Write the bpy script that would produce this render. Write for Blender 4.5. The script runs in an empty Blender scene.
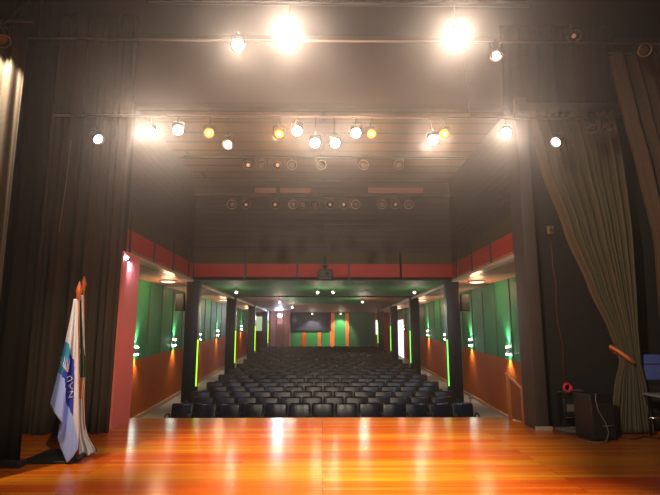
import bpy, bmesh, math, random
from mathutils import Vector, Matrix, Euler
random.seed(7)
S = bpy.context.scene
C = S.collection
PI = math.pi

# ------------------------------------------------------------------ camera
F = 500.0
PITCH = math.atan(85.5 / F)
YAW = math.atan(7 * math.cos(PITCH) / F)
EYE = Vector((0, 0, 1.6))
cam = bpy.data.objects.new('camera', bpy.data.cameras.new('camera'))
C.objects.link(cam)
cam.data.sensor_width = 36
cam.data.lens = F / 660 * 36
cam.data.clip_start = 0.05
cam.data.clip_end = 200
cam.location = EYE
cam.rotation_euler = (PI / 2 + PITCH, 0, -YAW)
S.camera = cam
CM = Euler((PI / 2 + PITCH, 0, -YAW)).to_matrix()

def at(u, v, Y):
    "world point at depth Y seen at photo position (u, v)"
    d = CM @ Vector((u - 330, 247.5 - v, -F))
    return EYE + d * (Y / d.y)

# ------------------------------------------------------------------ materials
def mat(name, col, rough=0.6, metal=0.0, spec=0.5, var=0.0, vscale=8, bump=0.0, bscale=60, sheen=0, coat=0):
    m = bpy.data.materials.new(name); m.use_nodes = True
    nt = m.node_tree; b = nt.nodes['Principled BSDF']
    b.inputs['Base Color'].default_value = (*col, 1)
    b.inputs['Roughness'].default_value = rough
    b.inputs['Metallic'].default_value = metal
    b.inputs['Specular IOR Level'].default_value = spec
    b.inputs['Sheen Weight'].default_value = sheen
    b.inputs['Coat Weight'].default_value = coat
    if var or bump:
        tc = nt.nodes.new('ShaderNodeTexCoord')
    if var:
        n = nt.nodes.new('ShaderNodeTexNoise'); n.inputs['Scale'].default_value = vscale; n.inputs['Detail'].default_value = 4
        nt.links.new(tc.outputs['Object'], n.inputs['Vector'])
        mx = nt.nodes.new('ShaderNodeMix'); mx.data_type = 'RGBA'
        mx.inputs[6].default_value = (*[c * (1 - var) for c in col], 1)
        mx.inputs[7].default_value = (*[min(1, c * (1 + var)) for c in col], 1)
        nt.links.new(n.outputs['Fac'], mx.inputs[0]); nt.links.new(mx.outputs[2], b.inputs['Base Color'])
    if bump:
        n2 = nt.nodes.new('ShaderNodeTexNoise'); n2.inputs['Scale'].default_value = bscale
        nt.links.new(tc.outputs['Object'], n2.inputs['Vector'])
        bp = nt.nodes.new('ShaderNodeBump'); bp.inputs['Strength'].default_value = bump; bp.inputs['Distance'].default_value = 0.01
        nt.links.new(n2.outputs['Fac'], bp.inputs['Height']); nt.links.new(bp.outputs['Normal'], b.inputs['Normal'])
    return m

def emit(name, col, strength):
    m = bpy.data.materials.new(name); m.use_nodes = True
    nt = m.node_tree; b = nt.nodes['Principled BSDF']
    b.inputs['Base Color'].default_value = (*[c * .5 for c in col], 1)
    b.inputs['Emission Color'].default_value = (*col, 1)
    b.inputs['Emission Strength'].default_value = strength
    return m

def planks(name, c1, c2, width, length, axis='x', rough=0.3, gap=(0.02, 0.01, 0.005), mortar=0.004, grain=0.5, coat=0.0, spec=0.5, bump=0.15, plane='xy', bands=0):
    "boards running along x; stacked along y (plane xy) or z (plane xz / yz)"
    m = bpy.data.materials.new(name); m.use_nodes = True
    nt = m.node_tree; b = nt.nodes['Principled BSDF']; L = nt.links.new
    tc = nt.nodes.new('ShaderNodeTexCoord'); sp = nt.nodes.new('ShaderNodeSeparateXYZ'); cb = nt.nodes.new('ShaderNodeCombineXYZ')
    L(tc.outputs['Object'], sp.inputs[0])
    a, s = {'xy': ('X', 'Y'), 'yx': ('Y', 'X'), 'xz': ('X', 'Z'), 'yz': ('Y', 'Z')}[plane]
    L(sp.outputs[a], cb.inputs[0]); L(sp.outputs[s], cb.inputs[1])
    br = nt.nodes.new('ShaderNodeTexBrick')
    br.offset = 0.37; br.offset_frequency = 3
    br.inputs['Scale'].default_value = 1
    br.inputs['Brick Width'].default_value = length; br.inputs['Row Height'].default_value = width
    br.inputs['Mortar Size'].default_value = mortar; br.inputs['Mortar Smooth'].default_value = 0.2; br.inputs['Bias'].default_value = 0
    br.inputs['Color1'].default_value = (*c1, 1); br.inputs['Color2'].default_value = (*c2, 1); br.inputs['Mortar'].default_value = (*gap, 1)
    L(cb.outputs[0], br.inputs['Vector'])
    mp = nt.nodes.new('ShaderNodeMapping'); mp.inputs['Scale'].default_value = (1.2, 22, 1)
    L(cb.outputs[0], mp.inputs['Vector'])
    n = nt.nodes.new('ShaderNodeTexNoise'); n.inputs['Scale'].default_value = 1.0; n.inputs['Detail'].default_value = 5
    L(mp.outputs[0], n.inputs['Vector'])
    rp = nt.nodes.new('ShaderNodeMapRange'); rp.inputs[3].default_value = 1 - grain; rp.inputs[4].default_value = 1 + grain * .6
    L(n.outputs['Fac'], rp.inputs[0])
    mx = nt.nodes.new('ShaderNodeMix'); mx.data_type = 'RGBA'; mx.blend_type = 'MULTIPLY'; mx.inputs[0].default_value = 1
    L(br.outputs['Color'], mx.inputs[6]); L(rp.outputs[0], mx.inputs[7])
    out = mx.outputs[2]
    if bands:                                                      # broad lots of paler and redder boards
        m2 = nt.nodes.new('ShaderNodeMapping'); m2.inputs['Scale'].default_value = (.12, 2.1, 1); L(cb.outputs[0], m2.inputs['Vector'])
        n3 = nt.nodes.new('ShaderNodeTexNoise'); n3.inputs['Scale'].default_value = 1.0; n3.inputs['Detail'].default_value = 2; L(m2.outputs[0], n3.inputs['Vector'])
        r3 = nt.nodes.new('ShaderNodeMapRange'); r3.inputs[1].default_value = .35; r3.inputs[2].default_value = .65; L(n3.outputs['Fac'], r3.inputs[0])
        x3 = nt.nodes.new('ShaderNodeMix'); x3.data_type = 'RGBA'; x3.inputs[6].default_value = (1, 1 - bands * 1.3, 1 - bands, 1); x3.inputs[7].default_value = (1, 1.15, 1, 1); L(r3.outputs[0], x3.inputs[0])
        x4 = nt.nodes.new('ShaderNodeMix'); x4.data_type = 'RGBA'; x4.blend_type = 'MULTIPLY'; x4.inputs[0].default_value = 1; L(out, x4.inputs[6]); L(x3.outputs[2], x4.inputs[7]); out = x4.outputs[2]
    L(out, b.inputs['Base Color'])
    b.inputs['Roughness'].default_value = rough; b.inputs['Coat Weight'].default_value = coat; b.inputs['Specular IOR Level'].default_value = spec
    if bump:
        bp = nt.nodes.new('ShaderNodeBump'); bp.inputs['Strength'].default_value = bump; bp.inputs['Distance'].default_value = 0.004
        L(br.outputs['Fac'], bp.inputs['Height']); bp.invert = True
        L(bp.outputs['Normal'], b.inputs['Normal'])
    return m

M = {}
M['stage_wood'] = planks('stage_wood', (0.70, 0.225, 0.009), (0.54, 0.088, 0.005), 0.11, 2.7, rough=0.2, gap=(0.10, 0.03, 0.01), mortar=0.002, grain=0.4, spec=0.22, bump=0.03, bands=.35)
M['house_planks_back'] = planks('house_planks_back', (0.03, 0.017, 0.010), (0.02, 0.011, 0.007), 0.16, 6, rough=0.6, gap=(0.008, 0.006, 0.004), mortar=0.02, bump=0.5, plane='xz')
M['house_planks_side'] = planks('house_planks_side', (0.03, 0.017, 0.010), (0.02, 0.011, 0.007), 0.16, 6, rough=0.6, gap=(0.008, 0.006, 0.004), mortar=0.02, bump=0.5, plane='yz')
M['house_ceiling'] = planks('house_ceiling', (0.10, 0.036, 0.024), (0.06, 0.024, 0.017), 0.55, 9, rough=0.8, gap=(0.02, 0.014, 0.01), mortar=0.05, bump=0.3)
M['aisle_ceiling'] = planks('aisle_ceiling', (0.48, 0.17, 0.07), (0.40, 0.13, 0.055), 0.20, 4, rough=0.5, gap=(0.16, 0.06, 0.03), mortar=0.006, bump=0.2, plane='yx')
M['brown_ceiling'] = planks('brown_ceiling', (0.26, 0.09, 0.04), (0.20, 0.065, 0.03), 0.24, 4, rough=0.55, gap=(0.05, 0.02, 0.01), mortar=0.01, bump=0.2, plane='xy')
M['green_ceiling'] = mat('green_ceiling', (0.06, 0.24, 0.085), 0.6, spec=.25, var=0.15, vscale=2)
M['red_panel'] = mat('red_panel', (0.40, 0.024, 0.009), 0.5, spec=.2, var=0.08, vscale=3)
M['olive'] = mat('olive_board', (0.065, 0.052, 0.017), 0.6, spec=.2, var=0.15, vscale=3)
M['divider'] = mat('dark_divider', (0.03, 0.025, 0.02), 0.6, var=.1)
M['cream'] = mat('cream_trim', (0.55, 0.45, 0.32), 0.35, var=.08)
M['green_wall'] = mat('green_wall', (0.025, 0.22, 0.065), 0.55, spec=.3, var=0.15, vscale=1.5)
M['green_dark'] = mat('green_wall_dark', (0.04, 0.12, 0.05), 0.6, var=0.15, vscale=1.5)
M['orange_wall'] = mat('orange_wall', (0.44, 0.085, 0.005), 0.5, spec=.2, var=0.12, vscale=2)
M['orange_pil'] = mat('orange_pilaster', (0.75, 0.16, 0.03), 0.5, var=0.08, vscale=2)
M['batten'] = mat('wall_batten', (0.06, 0.12, 0.06), 0.6, var=.1)
M['base'] = mat('baseboard_paint', (0.5, 0.3, 0.17), 0.5, var=.1)
M['pink_wall'] = mat('pink_wall', (0.85, 0.21, 0.175), 0.6, var=0.06, vscale=3)
M['grey_pillar'] = mat('grey_pillar', (0.055, 0.047, 0.043), 0.6, var=0.12, vscale=4)
M['column'] = mat('dark_column', (0.014, 0.011, 0.011), 0.45, var=0.15, vscale=4)
M['black_wall'] = mat('black_wall', (0.012, 0.010, 0.008), 0.85, var=0.2, vscale=2)
M['brown_wall'] = mat('hazy_brown_wall', (0.13, 0.082, 0.07), 0.9, var=0.12, vscale=1.2)  # glow of the haze is put into this brown
M['hall_floor'] = mat('hall_floor', (0.20, 0.16, 0.125), 0.6, var=0.15, vscale=5)
M['back_pink'] = mat('vestibule_pink', (0.55, 0.22, 0.20), 0.6, var=.1, vscale=3)
M['brown_door'] = mat('brown_door', (0.32, 0.09, 0.03), 0.45, var=.2, vscale=5)
M['curtain'] = mat('dark_curtain', (0.055, 0.042, 0.028), 0.9, spec=0.15, var=0.15, vscale=20)
M['curtain_black'] = mat('black_curtain', (0.014, 0.011, 0.008), 0.95, spec=0.1, var=0.2, vscale=20)
M['curtain_near'] = mat('brown_leg_curtain', (0.06, 0.042, 0.028), 0.9, spec=0.15, var=0.15, vscale=20)
M['curtain_green'] = mat('grey_green_curtain', (0.10, 0.088, 0.048), 0.85, spec=0.2, var=0.15, vscale=20)
M['curtain_blue'] = mat('grey_blue_curtain', (0.05, 0.05, 0.056), 0.9, spec=0.15, var=0.15, vscale=20)
M['tie'] = mat('orange_tie', (0.7, 0.22, 0.08), 0.7, var=.15, vscale=40)
M['pipe'] = mat('black_pipe', (0.05, 0.045, 0.04), 0.4, metal=0.6, var=.1)
M['pipe_warm'] = mat('steel_pipe', (0.36, 0.25, 0.21), 0.3, metal=0.8, var=.1)
M['beam'] = mat('grey_beam', (0.07, 0.07, 0.078), 0.6, var=.1)
M['can'] = mat('black_can', (0.035, 0.032, 0.03), 0.4, metal=0.3, var=.1)
M['chrome'] = mat('chrome', (0.75, 0.72, 0.68), 0.22, metal=1.0, var=.05)
M['rim'] = mat('pale_rim', (0.42, 0.27, 0.22), 0.3, metal=0.7, var=.05)
M['rim_dark'] = mat('dark_rim', (0.14, 0.10, 0.09), 0.4, metal=0.5, var=.05)
M['lens_off'] = mat('dark_lens', (0.05, 0.045, 0.045), 0.25, spec=0.4, var=.1)
M['lens_glow'] = emit('glowing_orange_lens', (1.0, 0.42, 0.2), 0.9)
M['lens_dim'] = emit('dim_warm_lens', (1.0, 0.5, 0.35), 0.16)
M['lens_white'] = emit('white_lamp', (1.0, 0.86, 0.68), 260)
M['lens_big'] = emit('brightest_lamp', (1.0, 0.86, 0.68), 700)
M['lens_orange'] = emit('orange_lamp', (1.0, 0.25, 0.012), 2.6)
M['lens_core'] = emit('orange_lamp_core', (1.0, 0.5, 0.1), 9)
M['lens_side'] = emit('side_lamp', (1.0, 0.90, 0.78), 25)
M['seat'] = mat('black_vinyl', (0.026, 0.014, 0.007), 0.30, spec=.5, var=0.25, vscale=9, bump=.15, bscale=40)
M['seat_front'] = mat('navy_vinyl', (0.010, 0.011, 0.018), 0.25, var=0.25, vscale=9, bump=.15, bscale=40)
M['arm'] = mat('armrest_plastic', (0.05, 0.04, 0.034), 0.22, var=.1)
M['seat_metal'] = mat('seat_metal', (0.04, 0.04, 0.04), 0.4, metal=.5, var=.1)
M['sconce'] = mat('sconce_metal', (0.5, 0.5, 0.48), 0.4, metal=.6, var=.05)
M['sconce_light'] = emit('sconce_glow', (0.85, 1.0, 0.9), 60)
M['led_yellow'] = emit('yellow_green_tube', (0.42, 1.0, 0.02), 2.0)
M['led_green'] = emit('green_tube', (0.22, 1.0, 0.12), 1.9)
M['led_white'] = emit('blue_white_lamp', (0.36, 0.58, 1.0), 160)
M['panel_light'] = emit('ceiling_panel_glow', (1.0, 0.75, 0.55), 1.6)
M['spot_glow'] = emit('small_spot_glow', (1.0, 0.9, 0.75), 8)
M['daylight'] = emit('bright_daylight', (0.86, 0.9, 1.0), 1.5)
M['window_glow'] = emit('pale_green_window', (0.65, 0.85, 0.5), 0.55)
M['screen'] = mat('dark_screen', (0.03, 0.03, 0.055), 0.5, spec=.2, var=.1)
M['black'] = mat('black_plastic', (0.012, 0.011, 0.010), 0.5, var=.15)
M['grille'] = mat('speaker_grille', (0.015, 0.014, 0.013), 0.6, bump=.6, bscale=300)
M['wood_rail'] = mat('varnished_rail', (0.50, 0.20, 0.07), 0.35, var=.2, vscale=14)
M['wood_panel'] = mat('rail_panel', (0.26, 0.10, 0.035), 0.4, var=.25, vscale=14)
M['pole'] = mat('flagpole_wood', (0.34, 0.10, 0.035), 0.35, var=.2, vscale=20)
M['finial'] = mat('red_brown_finial', (0.55, 0.12, 0.03), 0.35, var=.2, vscale=30)
M['cloth_white'] = mat('flag_white', (0.74, 0.70, 0.70), 0.75, var=.06, vscale=20)
M['cloth_pale'] = mat('flag_pale_blue', (0.36, 0.48, 0.95), 0.75, var=.06, vscale=20)
M['cloth_teal'] = mat('flag_teal', (0.03, 0.24, 0.40), 0.7, var=.1, vscale=20)
M['cloth_blue'] = mat('flag_blue', (0.02, 0.04, 0.42), 0.7, var=.1, vscale=20)
M['cloth_green'] = mat('flag_green', (0.05, 0.12, 0.07), 0.7, var=.1, vscale=20)
M['cloth_yellow'] = mat('flag_yellow', (0.75, 0.36, 0.06), 0.7, var=.1, vscale=20)
M['navy'] = mat('navy_case', (0.1, 0.13, 0.42), 0.55, var=.15)
M['grey_top'] = mat('grey_tabletop', (0.28, 0.26, 0.24), 0.45, var=.1)
M['cable_grey'] = mat('grey_cable', (0.16, 0.14, 0.12), 0.5, var=.1)
M['cable_black'] = mat('black_cable', (0.03, 0.03, 0.03), 0.45, var=.1)
M['cable_red'] = mat('red_cable', (0.16, 0.025, 0.018), 0.5, var=.1)
M['coil_red'] = mat('red_coil', (0.85, 0.05, 0.06), 0.45, var=.1)
M['brass'] = mat('old_brass', (0.35, 0.22, 0.08), 0.4, metal=.7, var=.2)
M['duct'] = mat('red_brown_board', (0.30, 0.12, 0.09), 0.7, var=.12)

# ------------------------------------------------------------------ mesh helper
class MB:
    def __init__(self):
        self.bm = bmesh.new(); self.mats = []
    def mi(self, m):
        if m not in self.mats: self.mats.append(m)
        return self.mats.index(m)
    def _fin(self, n0, m, smooth=False):
        i = self.mi(m)
        self.bm.faces.ensure_lookup_table()
        for f in self.bm.faces[n0:]:
            f.material_index = i; f.smooth = smooth
    def box(self, lo, hi, m, bevel=0.0, mtx=None, seg=2):
        t = bmesh.new()
        bmesh.ops.create_cube(t, size=1)
        lo, hi = Vector(lo), Vector(hi); c = (lo + hi) / 2; d = hi - lo
        for v in t.verts: v.co = Vector((v.co.x * d.x, v.co.y * d.y, v.co.z * d.z)) + c
        if bevel: bmesh.ops.bevel(t, geom=t.edges[:], offset=bevel, segments=seg, affect='EDGES', profile=0.6)
        if mtx is not None: t.transform(mtx)
        self.merge(t, m, bool(bevel)); return self
    def merge(self, t, m, smooth=False):
        n0 = len(self.bm.faces); mp = {}
        for v in t.verts: mp[v] = self.bm.verts.new(v.co)
        for f in t.faces:
            try: self.bm.faces.new([mp[v] for v in f.verts])
            except ValueError: pass
        t.free(); self._fin(n0, m, smooth)
    def quad(self, pts, m):
        n0 = len(self.bm.faces)
        self.bm.faces.new([self.bm.verts.new(p) for p in pts]); self._fin(n0, m); return self
    def tube(self, pts, r, m, n=8, closed=False):
        "round bar through points; r a number or one per point"
        pts = [Vector(p) for p in pts]; k = len(pts); n0 = len(self.bm.faces); rings = []
        up0 = None
        for i, p in enumerate(pts):
            if closed: t = pts[(i + 1) % k] - pts[i - 1]
            else: t = pts[min(i + 1, k - 1)] - pts[max(i - 1, 0)]
            t.normalize()
            if up0 is None: up0 = Vector((0, 0, 1)) if abs(t.z) < .9 else Vector((1, 0, 0))
            x = t.cross(up0).normalized(); y = x.cross(t).normalized(); up0 = y
            rr = r[i] if isinstance(r, (list, tuple)) else r
            rings.append([self.bm.verts.new(p + (x * math.cos(a) + y * math.sin(a)) * rr) for a in [2 * PI * j / n for j in range(n)]])
        for i in range(k if closed else k - 1):
            a, b = rings[i], rings[(i + 1) % k]
            for j in range(n): self.bm.faces.new([a[j], a[(j + 1) % n], b[(j + 1) % n], b[j]])
        if not closed:
            self.bm.faces.new(rings[0][::-1]); self.bm.faces.new(rings[-1])
        self._fin(n0, m, True); return self
    def lathe(self, prof, m, n=20, mtx=None, cap=True):
        "profile of (r, z) turned about z"
        t = bmesh.new(); rings = []
        for r, z in prof: rings.append([t.verts.new((r * math.cos(2 * PI * j / n), r * math.sin(2 * PI * j / n), z)) for j in range(n)])
        for a, b in zip(rings, rings[1:]):
            for j in range(n): t.faces.new([a[j], a[(j + 1) % n], b[(j + 1) % n], b[j]])
        if cap:
            t.faces.new(rings[0][::-1]); t.faces.new(rings[-1])
        if mtx is not None: t.transform(mtx)
        self.merge(t, m, True); return self
    def sheet(self, rows, m, mfun=None):
        n0 = len(self.bm.faces)
        vs = [[self.bm.verts.new(p) for p in r] for r in rows]
        for i in range(len(vs) - 1):
            for j in range(len(vs[0]) - 1): self.bm.faces.new([vs[i][j], vs[i][j + 1], vs[i + 1][j + 1], vs[i + 1][j]])
        self._fin(n0, m, True)
        if mfun:
            self.bm.faces.ensure_lookup_table()
            for k, f in enumerate(self.bm.faces[n0:]):
                i, j = divmod(k, len(vs[0]) - 1); f.material_index = self.mi(mfun(i, j))
        return self
    def mesh(self, name):
        bmesh.ops.recalc_face_normals(self.bm, faces=self.bm.faces[:]) if self.bm.faces else None
        me = bpy.data.meshes.new(name); self.bm.to_mesh(me); self.bm.free()
        for m in self.mats: me.materials.append(m if not isinstance(m, str) else M[m])
        return me
    def build(self, name, parent=None, solid=0.0):
        o = bpy.data.objects.new(name, self.mesh(name)); C.objects.link(o)
        if parent is not None: o.parent = parent
        if solid:
            s = o.modifiers.new('thickness', 'SOLIDIFY'); s.thickness = solid; s.offset = 0
        return o

def tag(o, label=None, cat=None, group=None, kind=None):
    if label: o['label'] = label
    if cat: o['category'] = cat
    if group: o['group'] = group
    if kind: o['kind'] = kind
    return o
def thing(name, label, cat, loc=(0, 0, 0), rz=0, group=None):
    o = bpy.data.objects.new(name, None); C.objects.link(o); o.empty_display_size = .1
    o.location = loc; o.rotation_euler = (0, 0, rz)
    return tag(o, label, cat, group)
def inst(name, mesh, parent, loc=(0, 0, 0), rot=(0, 0, 0)):
    o = bpy.data.objects.new(name, mesh); C.objects.link(o); o.parent = parent
    o.location = loc; o.rotation_euler = rot
    return o
def struct(o, label, cat):
    return tag(o, label, cat, None, 'structure')
def B(name, lo, hi, m, label, cat='structure', bevel=0):
    return struct(MB().box(lo, hi, m, bevel).build(name), label, cat)
def spot(loc, target, watts, deg, col=(1, .87, .7), r=.06, blend=.5):
    d = bpy.data.lights.new('lamp_light', 'SPOT'); d.energy = watts; d.spot_size = math.radians(deg); d.color = col
    d.shadow_soft_size = r; d.spot_blend = blend
    o = bpy.data.objects.new('lamp_light', d); C.objects.link(o); o.location = loc
    o.rotation_euler = (Vector(target) - Vector(loc)).to_track_quat('-Z', 'Y').to_euler()
    return o
def point(loc, watts, col, r=.04):
    d = bpy.data.lights.new('lamp_light', 'POINT'); d.energy = watts; d.color = col; d.shadow_soft_size = r
    o = bpy.data.objects.new('lamp_light', d); C.objects.link(o); o.location = loc
    return o
ORD = 'zeroth first second third fourth fifth sixth seventh eighth ninth tenth eleventh twelfth thirteenth fourteenth fifteenth sixteenth seventeenth eighteenth nineteenth twentieth'.split() + ['twenty-first', 'twenty-second']

# ------------------------------------------------------------------ setting
RAKE = .045
def zf(y): return -.8 + RAKE * (y - 11.5)
HW, CX, YB = 5.0, 3.65, 36.0          # hall half width, column line, back wall
CEIL, CT = 3.05, 5.95
Y0, Y1 = 9.2, 14.0                    # high part of the hall

B('floor', (-7, -4, -.1), (7, 9.1, 0), 'stage_wood', 'glossy orange wooden stage floor of long boards', 'floor')
B('floor_apron', (-HW, 9.1, -.1), (HW, 10, 0), 'stage_wood', 'front strip of glossy wooden stage floor before the seats', 'floor')
m = MB(); m.box((-HW, 9.85, -1.1), (HW, 9.95, -.1), 'black_wall')
struct(m.build('wall_stage_front'), 'dark upright face below the stage edge', 'wall')
m = MB()
m.quad([(-HW, 9.95, zf(9.95)), (HW, 9.95, zf(9.95)), (HW, YB + .2, zf(YB + .2)), (-HW, YB + .2, zf(YB + .2))], 'hall_floor')
m.quad([(-HW, 9.95, zf(9.95) - .15), (HW, 9.95, zf(9.95) - .15), (HW, YB + .2, zf(YB + .2) - .15), (-HW, YB + .2, zf(YB + .2) - .15)], 'hall_floor')
struct(m.build('floor_hall'), 'sloping grey brown floor of the seating hall', 'floor')

# hall side walls: orange below a rail that follows the slope, green panels above
for sx, side in ((-1, 'left'), (1, 'right')):
    m = MB(); x0 = sx * HW; x1 = sx * (HW + .15)
    def wallslab(ya, yb, za0, za1, zb0, zb1, mm, xi=x0, xo=x1):
        t = bmesh.new()
        p = [(xi, ya, za0), (xi, yb, zb0), (xi, yb, zb1), (xi, ya, za1), (xo, ya, za0), (xo, yb, zb0), (xo, yb, zb1), (xo, ya, za1)]
        v = [t.verts.new(q) for q in p]
        for f in ((0, 1, 2, 3), (7, 6, 5, 4), (0, 4, 5, 1), (1, 5, 6, 2), (2, 6, 7, 3), (3, 7, 4, 0)): t.faces.new([v[k] for k in f])
        m.merge(t, mm)
    ya, yb = 9.2, YB
    wallslab(ya, yb, zf(ya) - .2, zf(ya) + 1.6, zf(yb) - .2, zf(yb) + 1.6, 'orange_wall')
    wallslab(ya, yb, zf(ya) + 1.6, CEIL + .2, zf(yb) + 1.6, CEIL + .2, 'green_wall')
    for k in range(22):                                            # battens between the green panels
        y = 9.9 + k * 1.15
        if y < 35.5: wallslab(y, y + .09, zf(y) + 1.6, CEIL - .01, zf(y + .09) + 1.6, CEIL - .01, 'batten', x0 - sx * .02, x0)
    for k in range(6):                                             # orange framed piers far back
        pass
    struct(m.build('wall_' + side), side + ' hall wall, orange below and green panels above', 'wall')
    m = MB()
    t0, t1 = x0 - sx * .03, x0
    for (h0, h1) in ((0, .10),):
        x0_, x1_ = t0, t1
        wallslab(9.95, YB, zf(9.95) + h0, zf(9.95) + h1, zf(YB) + h0, zf(YB) + h1, 'base', x0_, x1_)
    struct(m.build('baseboard_' + side), 'pale sloping skirting along the ' + side + ' hall wall', 'baseboard')
    # aisle ceiling
    B('ceiling_aisle', (min(sx * CX, sx * HW), Y0, CEIL), (max(sx * CX, sx * HW), YB, CEIL + .1), 'aisle_ceiling', 'low salmon boarded ceiling over the ' + side + ' aisle', 'ceiling')
    # bulkhead over the column line in the high part: red panels, olive strip
    m = MB(); a, b = sorted((sx * CX, sx * (CX + .16)))
    m.box((a, Y0, CEIL + .03), (b, Y1, 3.52), 'red_panel')
    m.box((a, Y0, 3.52), (b, Y1, 3.85), 'olive')
    xi = sx * CX
    for y in (9.3, 10.65, 12.05, 13.45):
        lo, hi = sorted((xi - sx * .02, xi)); m.box((lo, y, CEIL + .03), (hi, y + .07, 3.85), 'divider')
    lo, hi = sorted((xi - sx * .035, xi + sx * .16)); m.box((lo, Y0, CEIL - .03), (hi, Y1, CEIL + .03), 'cream')
    struct(m.build('bulkhead_' + side), 'red panelled bulkhead over the ' + side + ' aisle with olive strip on top', 'bulkhead')
    a, b = sorted((sx * CX, sx * (CX + .15)))
    B('wall_upper_' + side, (a, Y0, 3.85), (b, Y1, CT), 'house_planks_side', 'dark boarded upper wall on the ' + side + ' of the hall', 'wall')
    # column line beam with pale edge
    m = MB(); a, b = sorted((sx * (CX - .10), sx * (CX + .10)))
    m.box((a, Y1 + .16, CEIL - .10), (b, 33.0, CEIL), 'brown_ceiling')
    a, b = sorted((sx * (CX - .13), sx * (CX - .10))); m.box((a, Y1 + .16, CEIL - .12), (b, 33.0, CEIL - .06), 'cream')
    struct(m.build('beam_' + side), 'low ceiling beam with pale edge over the ' + side + ' columns', 'beam')

# front bulkhead under the upper wall
m = MB()
m.box((-CX, Y1, CEIL + .03), (CX, Y1 + .16, 3.52), 'red_panel'); m.box((-CX, Y1, 3.52), (CX, Y1 + .16, 3.85), 'olive')
for k in range(-2, 3):
    x = (k + (.5 if False else 0)) * 1.46 + (.73 if False else 0)
    m.box((x - .73 - .03, Y1 - .02, CEIL + .03), (x - .73 + .03, Y1, 3.85), 'divider')
m.box((2.19 + .73 - .03 - .73 + .0, Y1 - .02, CEIL + .03), (2.19 + .03, Y1, 3.85), 'divider')
m.box((-CX, Y1 - .02, CEIL), (CX, Y1 + .16, CEIL + .03), 'divider')
struct(m.build('bulkhead_front'), 'wide red panelled bulkhead facing the stage with olive strip on top', 'bulkhead')
B('wall_upper_back', (-CX, Y1, 3.85), (CX, Y1 + .15, CT), 'house_planks_back', 'dark horizontally boarded wall above the red bulkhead', 'wall')
B('ceiling_house', (-CX - .2, Y0, CT), (CX + .2, Y1 + .15, CT + .1), 'house_ceiling', 'dark reddish high ceiling over the front rows', 'ceiling')
B('ceiling_green', (-CX, Y1, CEIL), (CX, 20.0, CEIL + .1), 'green_ceiling', 'low green ceiling just behind the red bulkhead', 'ceiling')
m = MB()
m.box((-CX, 20, CEIL), (-1.65, 25.5, CEIL + .1), 'brown_ceiling'); m.box((1.65, 20, CEIL), (CX, 25.5, CEIL + .1), 'brown_ceiling')
m.box((-CX, 25.5, CEIL), (CX, YB, CEIL + .1), 'brown_ceiling'); m.box((-1.65, 20, CEIL), (1.65, 20.5, CEIL + .1), 'brown_ceiling')
m.box((-1.65, 20.5, CEIL), (1.65, 25.5, CEIL + .1), 'green_ceiling')
m.box((-CX, 19.95, CEIL - .05), (CX, 20.05, CEIL), 'divider')
struct(m.build('ceiling_back'), 'brown boarded low ceiling with green centre panel over back rows', 'ceiling')

# columns
for sx, side in ((-1, 'left'), (1, 'right')):
    for k, y in enumerate((14.2, 20.2, 26, 32)):
        m = MB(); w = .18
        m.box((sx * CX - w, y - w, zf(y) - .05), (sx * CX + w, y + w, CEIL), 'column', .02)
        struct(m.build('column'), 'dark square column, %s from the stage on the %s' % (ORD[k + 1], side), 'column')

# back wall with green panels, pilasters
zb = zf(YB)
m = MB()
m.box((-HW - .15, YB, zb - .3), (HW + .15, YB + .15, CEIL + .1), 'green_wall')
m.box((.9 + .9, YB - .03, zb), (CX, YB, CEIL), 'green_dark'); m.box((-CX + .2, YB - .03, zb), (-2.15, YB, CEIL), 'green_dark')
for x, w in ((.65, .32), (1.72, .24), (-.25, .26), (-1.35, .34)):
    m.box((x - w / 2, YB - .06, zb), (x + w / 2, YB, 3.0 if x > .3 else zb + 1.35), 'orange_pil' if x > -1 else 'orange_wall')
for x in (4.35, -4.35): m.box((x - .65, YB - .04, zb), (x + .65, YB, CEIL), 'orange_wall')
m.box((-2.1, YB - .05, CEIL - .12), (2.0, YB, CEIL), 'divider')
struct(m.build('wall_back'), 'far green wall with orange pilasters behind the last row', 'wall')
# pink vestibule at the far left with a brown door
m = MB(); m.box((-CX - .1, 33.2, zb - .2), (-2.3, YB - .05, CEIL), 'back_pink')
for x in (-3.45, -3.05, -2.6): m.box((x - .05, 33.14, zb - .2), (x + .05, 33.2, CEIL), 'orange_wall')
struct(m.build('wall_vestibule'), 'small pinkish lobby block at the far left of the hall', 'wall')
B('door_1', (-2.98, 33.1, zf(33.2)), (-2.5, 33.16, zf(33.2) + 2.0), 'brown_door', 'brown door in the pinkish lobby block at the far left', 'door')
# bright doorway on the far right wall, pale window at the far left
m = MB(); m.box((HW - .05, 30.9, zf(31)), (HW, 33.4, zf(33) + 2.25), 'daylight')
o = struct(m.build('door_2'), 'bright open doorway at the far end of the right aisle', 'door')
m = MB(); m.box((HW - .09, 30.75, zf(31)), (HW, 30.9, zf(33) + 2.35), 'back_pink'); m.box((HW - .09, 33.4, zf(31)), (HW, 33.55, zf(33) + 2.35), 'back_pink'); m.box((HW - .09, 30.75, zf(33) + 2.25), (HW, 33.55, zf(33) + 2.35), 'back_pink')
m.build('door_frame', o)
MB().box((HW - .55, 31.7, zf(32.5)), (HW - .50, 32.5, zf(32.5) + 2.0), 'brown_door').build('door_leaf', o)
m = MB(); m.box((-4.75, YB - .1, 1.75), (-4.0, YB - .06, 2.75), 'window_glow')
o = struct(m.build('window_1'), 'pale green glowing window at the far end of the left aisle', 'window')
m = MB()
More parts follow.
